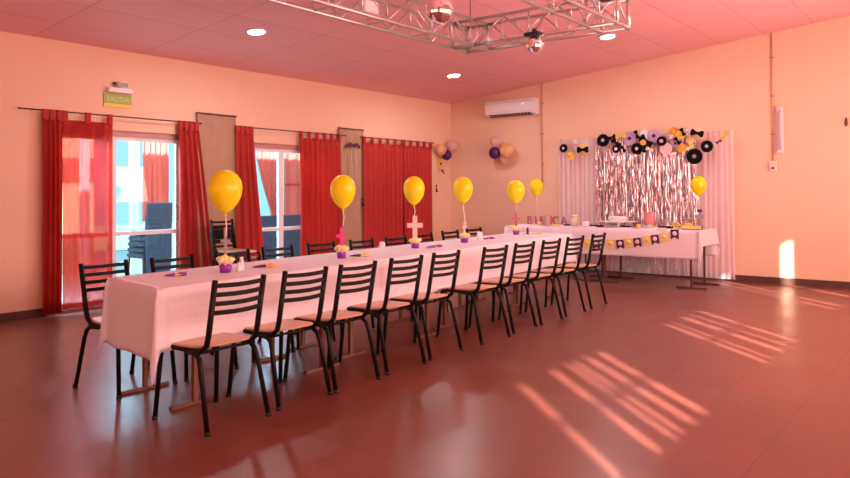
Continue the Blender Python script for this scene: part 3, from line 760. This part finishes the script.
# paper rosettes and bows along the top of the backdrop
def rosette(x, z, rr, m1, m2, label, y=10.86, hub=.28, flat=1.0):
    r = empty('paper_rosette', (x, y, z), 0, label, 'paper rosette', 'paper rosettes over the backdrop')
    n = 48; a_ = []; b_ = []
    for k in range(n):
        a = 2 * PI * k / n; q = .006 if k % 2 else -.006
        a_.append((rr * math.cos(a), q, rr * math.sin(a) * flat)); b_.append((rr * .18 * math.cos(a), -.010 + q * .2, rr * .18 * math.sin(a) * flat))
    back = [(p[0], .010, p[2]) for p in a_]
    MB().loft([b_, a_, back], True).build('pleated_disc', m1, r)
    MB().lathe([(rr * hub, -.004), (rr * hub, .006), (rr * hub * .7, .011)], (0, -.008, 0), 18, axis='y').build('centre', m2, r)
def bow(x, z, hw, m1, label, rot=0, y=10.83, disc=None):
    r = empty('paper_bow', (x, y, z), 0, label, 'paper bow', 'paper bows over the backdrop')
    r.rotation_euler = (0, rot, 0); h = hw * .55
    for s_ in (-1, 1):
        v = []
        for yy in (-.008, .008): v += [(0, yy, -h * .25), (s_ * hw * .8, yy, -h), (s_ * hw, yy, -h * .6), (s_ * hw, yy, h * .6), (s_ * hw * .8, yy, h), (0, yy, h * .25)]
        fs = [(0, 1, 2, 3, 4, 5), (11, 10, 9, 8, 7, 6)] + [(i, (i + 1) % 6, (i + 1) % 6 + 6, i + 6) for i in range(6)]
        MB().add(v, fs).build('loop', m1, r)
    MB().rbox((0, -.002, 0), hw * .25, .026, h * .8, 0, .003).build('knot', m1, r)
    if disc: MB().lathe([(hw * .98, 0), (hw * .98, .006)], (0, .022, 0), 24, axis='y').build('disc', disc, r)
rosette(-5.54, 2.04, .072, PB, PCRE, 'black rosette at the far left end of the backdrop top')
bow(-5.35, 2.09, .105, SILV, 'tilted silver bow left of the yellow-backed black bow', .6)
rosette(-5.41, 1.91, .066, PYEL, PYEL, 'plain yellow rosette under the silver bow at the left')
bow(-5.18, 2.00, .10, PB, 'black bow on a yellow disc at the left of the backdrop', 0, disc=PYEL)
rosette(-4.84, 2.14, .10, PB, PLIL, 'large black rosette at the top left corner of the foil')
bow(-4.67, 2.18, .062, PB, 'small black bow touching the large left black rosette', -.4)
bow(-4.53, 2.19, .085, PYEL, 'yellow bow beside the left lilac rosette', -.15)
bow(-4.62, 2.09, .085, PB, 'slanting black bow above the small square black frame', .8, y=10.86)
rosette(-4.62, 1.99, .063, PB, PPNK, 'small black rosette below the slanting black bow', hub=.42)
bow(-4.49, 1.98, .055, PB, 'tiny black bow right of the small black rosette', .9)
rosette(-4.41, 2.15, .104, PLIL, PPUR, 'left lilac rosette with a dark centre', y=10.90)
bow(-4.27, 2.20, .065, PB, 'upright black bow between the two large lilac rosettes', 1.2)
rosette(-4.18, 2.20, .075, WHITEP, PPNK, 'white rosette between the two large lilac rosettes', y=10.92)
rosette(-4.02, 2.17, .104, PLIL, PPUR, 'right lilac rosette with a dark centre', y=10.90)
bow(-4.13, 2.09, .115, PB, 'large slanting black bow between the lilac rosettes', .7, y=10.85)
rosette(-4.28, 1.98, .090, PB, PCRE, 'black rosette with cream centre below the lilac rosettes')
rosette(-4.165, 2.07, .045, PYEL, PORA, 'tiny yellow rosette between the lilac rosettes', y=10.82)
bow(-4.15, 1.97, .062, PB, 'small black bow right of the cream-centred black rosette', 1.57)
bow(-4.06, 1.96, .055, PCRE, 'small cream bow left of the blush rosette', .4)
rosette(-3.89, 2.08, .074, PB, PLIL, 'black rosette just right of the lilac rosettes', hub=.4)
rosette(-3.83, 1.96, .095, PPNK, PPNK, 'plain blush rosette hanging low in the middle', y=10.88)
rosette(-3.76, 2.11, .062, SILV, SILV, 'small silver rosette right of centre')
rosette(-3.69, 2.04, .070, PLIL, PPUR, 'small lilac rosette with dark centre right of the silver one', y=10.89)
rosette(-3.71, 2.21, .078, PORA, PYEL, 'upper gold rosette right of centre', y=10.9)
rosette(-3.61, 2.16, .070, PYEL, PORA, 'yellow rosette at the right of the upper gold rosette', y=10.87)
bow(-3.64, 2.07, .062, PB, 'black bow below the yellow rosettes', .9)
bow(-3.56, 2.20, .060, PB, 'black bow at the top edge right of the yellow rosettes', 1.1)
rosette(-3.49, 2.20, .055, WHITEP, WHITEP, 'small white rosette at the top right', y=10.89)
bow(-3.35, 2.17, .095, PB, 'long black bow on a cream disc at the top right', .25, disc=PCRE)
rosette(-3.47, 2.09, .068, PCRE, PYEL, 'cream rosette with yellow centre at the right', y=10.9)
rosette(-3.33, 2.09, .052, PCRE, PCRE, 'small plain cream rosette under the long black bow', y=10.9)
rosette(-3.59, 1.96, .070, PORA, PORA, 'orange gold rosette hanging low at the right')
bow(-3.45, 1.97, .060, PYEL, 'yellow bow above the largest black rosette', -.5)
rosette(-3.40, 1.83, .115, PB, GREY, 'largest black rosette, lowest at the right', hub=.26)
rosette(-3.22, 1.97, .088, PB, GREY, 'black rosette at the right end of the foil', hub=.3)
bow(-3.04, 2.03, .045, PPUR, 'tiny maroon bow near the right end of the sheer curtain', -.5)
bow(-2.96, 2.11, .080, PORA, 'orange bow at the far right end of the sheer curtain', -.8)

# wall balloon clusters
def wball(x, y, z, rr, m, label):
    r = empty('wall_balloon', (x, y, z), 0, label, 'balloon', 'balloon clusters on the back wall')
    MB().ball((0, 0, 0), rr, 20, 12, sz=1.08).build('body', m, r)
    MB().lathe([(.010, -.012), (.004, 0), (.008, .008)], (0, 0, -rr * 1.08), 8).build('knot', m, r)
YW = 10.95
wball(-7.86, 10.55, 2.10, .105, OBAL, 'peach balloon in the cluster nearest the room corner')
wball(-7.85, 10.90, 2.19, .10, WBAL, 'pale blush balloon in the cluster nearest the room corner')
wball(-7.83, 10.70, 2.005, .092, PBAL, 'dark purple balloon in the cluster nearest the room corner')
wball(-6.88, 10.93, 2.21, .108, WBAL, 'pale blush balloon in the cluster left of the backdrop')
wball(-6.87, 10.82, 2.01, .102, PBAL, 'dark purple balloon in the cluster left of the backdrop')
wball(-6.64, 10.86, 2.05, .125, OBAL, 'peach balloon in the cluster left of the backdrop')
wball(-6.76, 10.97, 1.90, .085, WBAL, 'pale balloon half hidden below the purple and peach balloons')
r = empty('paper_streamer', (-7.86, 10.58, 1.82), 0, 'yellow streamer with dark bow under the corner balloons', 'streamer')
MB().tube([(-.02, 0, .12), (-.05, 0, 0), (-.03, 0, -.10)], 0, sec=(.045, .004), up=(0, 1, 0)).build('ribbon', PYEL, r)
o = MB().ball((-.0, -.02, .02), .02, 8, 6).ball((.03, -.02, -.11), .024, 8, 6).ball((.06, -.02, -.15), .018, 8, 6).build('dark_bows', PPUR, r)

# ------------------------------------------------------------------ air conditioner, conduits, lamps on the back wall
r = empty('air_conditioner', (-6.60, YB, 2.66), 0, 'white split air conditioner high on the back wall', 'air conditioner')
prof = [(0, 0), (-.10, -.004), (-.185, .035), (-.205, .09), (-.20, .26), (-.17, .285), (0, .29)]
m = MB(); m.loft([[(x, a, b) for a, b in prof] for x in (-.50, -.485, .485, .50)], True); m.build('housing', WHITE, r, bevel=.006)
v = MB().add([(-.43, -.100, -.001 - .004), (.43, -.100, -.005), (.43, -.188, .034), (-.43, -.188, .034)], [(0, 1, 2, 3)]); v.build('outlet_slot', DARK, r, thick=.004)
m = MB()
for k in range(14): m.box(-.40 + k * .062, -.395 + k * .062, -.165, -.145, .006, .028)
m.build('louvre_fins', WHITE, r)
MB().tube([(-.47, -.203, .235), (.47, -.203, .235)], .002, 4).build('panel_seam', DARK, r)
MB().rbox((.28, -.207, .19), .03, .006, .012, 0, .001).build('display', mat('indicator', (1, 1, 1), .5, emit=((1, .95, .95), 3)), r)
def conduit(x, z0, z1, label, rr=.012):
    r = empty('cable_conduit', (x, YB - rr, z0), 0, label, 'conduit', 'vertical conduits on the back wall')
    MB().tube([(0, 0, 0), (0, 0, z1 - z0)], rr, 8).build('pipe', OBALW, r)
    m = MB()
    for k in range(3): m.box(-rr - .012, rr + .012, rr - .006, rr, (z1 - z0) * (.2 + .3 * k), (z1 - z0) * (.2 + .3 * k) + .02)
    m.build('clips', BASEB, r)
OBALW = mat('painted_conduit', (0.62, 0.36, 0.26), .5)
conduit(-6.05, 1.43, ceil_z(-6.05), 'thin painted conduit right of the air conditioner')
conduit(-2.37, 1.74, ceil_z(-2.37), 'thin painted conduit above the wall socket at the right')
r = empty('wall_lamp', (-2.27, YB, 1.84), 0, 'vertical pinkish tube emergency lamp on the back wall', 'wall lamp')
MB().rbox((0, -.025, .33), .085, .05, .66, 0, .01).build('housing', WHITE, r)
MB().tube([(.0, -.06, .05), (.0, -.06, .61)], .02, 10).build('tube', mat('lilac_diffuser', (.66, .46, .62), .3), r)
MB().rbox((0, -.03, .01), .09, .06, .03, 0, .004).rbox((0, -.03, .65), .09, .06, .03, 0, .004).build('end_caps', LINER, r)
r = empty('wall_socket', (-2.37, YB, 1.60), 0, 'small pale electrical box at the foot of the right conduit', 'socket')
MB().rbox((0, -.02, .06), .09, .04, .14, 0, .006).build('box', LINER, r); MB().box(-.02, .02, -.043, -.039, .02, .05).build('slot', LEGB, r)
r = empty('wall_hook', (-1.46, YB, 2.18), 0, 'small dark hook alone on the right part of the back wall', 'hook')
MB().ball((0, -.02, .05), .02, 10, 8, fn=lambda p: Vector((p.x * .9, p.y * .7, p.z * 3.2))).build('knob', LEGB, r)

# ------------------------------------------------------------------ ceiling lamps
tilt = -math.atan(SL)
for (x, y, lb) in ((-6.48, 5.22, 'round white ceiling lamp at the upper left of the room'), (-6.52, 9.10, 'round white ceiling lamp near the air conditioner'), (-3.97, 9.08, 'round white ceiling lamp beyond the truss corner'), (-1.4, 5.2, 'round white ceiling lamp towards the right wall')):
    if x > -2: continue
    r = empty('ceiling_lamp', (x, y, ceil_z(x)), 0, lb, 'ceiling lamp', 'round ceiling lamps'); r.rotation_euler = (0, tilt, 0)
    MB().lathe([(.115, -.002), (.115, -.016), (.10, -.020), (.088, -.012)], n=32).build('trim', WHITE, r)
    MB().lathe([(.088, -.013), (.088, -.018), (.05, -.021)], n=28).build('diffuser', LAMPG, r)

# ------------------------------------------------------------------ truss
TX0, TX1, TY0, TY1, TZ, TW = -4.03, -2.37, 2.3, 5.86, 2.70, .24
r = empty('lighting_truss', ((TX0 + TX1) / 2, (TY0 + TY1) / 2, TZ), 0, 'rectangular aluminium lattice truss hung below the ceiling', 'truss')
cx_, cy_ = (TX0 + TX1) / 2, (TY0 + TY1) / 2
def arm(p, q, inward):
    p, q, n_ = Vector(p), Vector(q), Vector(inward)
    L = (q - p).length; d = (q - p).normalized(); rr = .016
    for off in ((0, 0), (TW, 0), (0, TW), (TW, TW)):
        a = p + n_ * off[0] + Vector((0, 0, off[1])); b = q + n_ * off[0] + Vector((0, 0, off[1]))
        MB().tube([a, b], rr, 8).build('chord', ALU, r)
    m = MB(); k = max(2, round(L / .30)); st = L / k
    for i in range(k):
        a = p + d * (st * i); b = p + d * (st * (i + 1)); z = Vector((0, 0, TW)); w_ = n_ * TW
        if i % 2 == 0: m.tube([a, b + z], .008, 5); m.tube([a + w_ + z, b + w_], .006, 5)
        else: m.tube([a + z, b], .008, 5); m.tube([a + w_, b + w_ + z], .006, 5); m.tube([a, a + w_], .006, 5)
        m.tube([a, a + z], .006, 5); m.tube([a + w_, a + w_ + z], .006, 5)
    m.build('lattice', ALU, r)
x0, x1, y0, y1 = TX0 - cx_, TX1 - cx_, TY0 - cy_, TY1 - cy_
arm((x0, y0, 0), (x0, y1, 0), (1, 0, 0)); arm((x1, y0, 0), (x1, y1, 0), (-1, 0, 0))
arm((x0, y1, 0), (x1, y1, 0), (0, -1, 0)); arm((x0, y0, 0), (x1, y0, 0), (0, 1, 0))
for (a, b) in ((x0, y0), (x0, y1), (x1, y0), (x1, y1)):
    sx = 1 if a < 0 else -1; sy_ = 1 if b < 0 else -1
    MB().tube([(a, b, -.02), (a, b, TW + .02)], .018, 8).build('corner_post', ALU, r)
    MB().tube([(a + sx * TW, b, 0), (a + sx * TW, b, TW)], .014, 8).build('corner_post', ALU, r); MB().tube([(a, b + sy_ * TW, 0), (a, b + sy_ * TW, TW)], .014, 8).build('corner_post', ALU, r)
    cxx = a + sx * TW / 2; wx = cx_ + cxx
    MB().tube([(cxx, b + sy_ * TW / 2, TW), (cxx, b + sy_ * TW / 2, ceil_z(wx) - TZ)], .004, 5).build('hanger_cable', DARK, r)
def disco(x, y, z, rr, label, seg, motor_z, m=MIRROR):
    r = empty('disco_ball', (x, y, z), 0, label, 'disco ball', 'mirror balls')
    MB().ball((0, 0, 0), rr, seg, seg // 2, smooth=False).build('mirrored_sphere', m, r)
    MB().lathe([(rr * .2, rr * .97), (rr * .2, rr * 1.08), (.006, rr * 1.12)], n=14).build('cap', DARK, r)
    MB().tube([(0, 0, rr * 1.1), (0, 0, motor_z - z)], .003, 5).build('cord', DARK, r)
    return r
disco(-2.97, 3.98, 2.575, .100, 'larger mirror ball hanging inside the truss', 36, ceil_z(-2.97))
disco(-3.13, 5.60, 2.615, .075, 'small mirror ball hanging under the far truss arm', 26, 2.69)
r = empty('effect_light', (-3.13, 5.60, 2.705), 0, 'dark effect light housing above the small mirror ball', 'stage light')
MB().rbox((0, 0, .0), .15, .13, .03, 0, .006).build('housing', DARK, r); MB().rbox((0, 0, .03), .03, .03, .04).build('clamp', DARK, r)
r = empty('flood_light', (-3.92, 4.30, 2.765), 0, 'pale box flood light clamped in the left truss arm', 'stage light')
MB().rbox((0, 0, .05), .07, .17, .10, 0, .01).build('housing', WHITE, r); MB().rbox((0, 0, .13), .02, .03, .08).build('clamp', ALU, r)
r = empty('effect_light', (-2.33, 5.3, 2.86), 0, 'dark effect light with red lens in the right truss arm', 'stage light')
MB().rbox((0, 0, 0), .12, .12, .10, 0, .012).build('housing', DARK, r); MB().lathe([(.04, 0), (.045, .02)], (0, -.061, 0), 14, axis='y').build('lens', REDL, r); MB().rbox((0, 0, .06), .02, .03, .04).build('clamp', DARK, r)
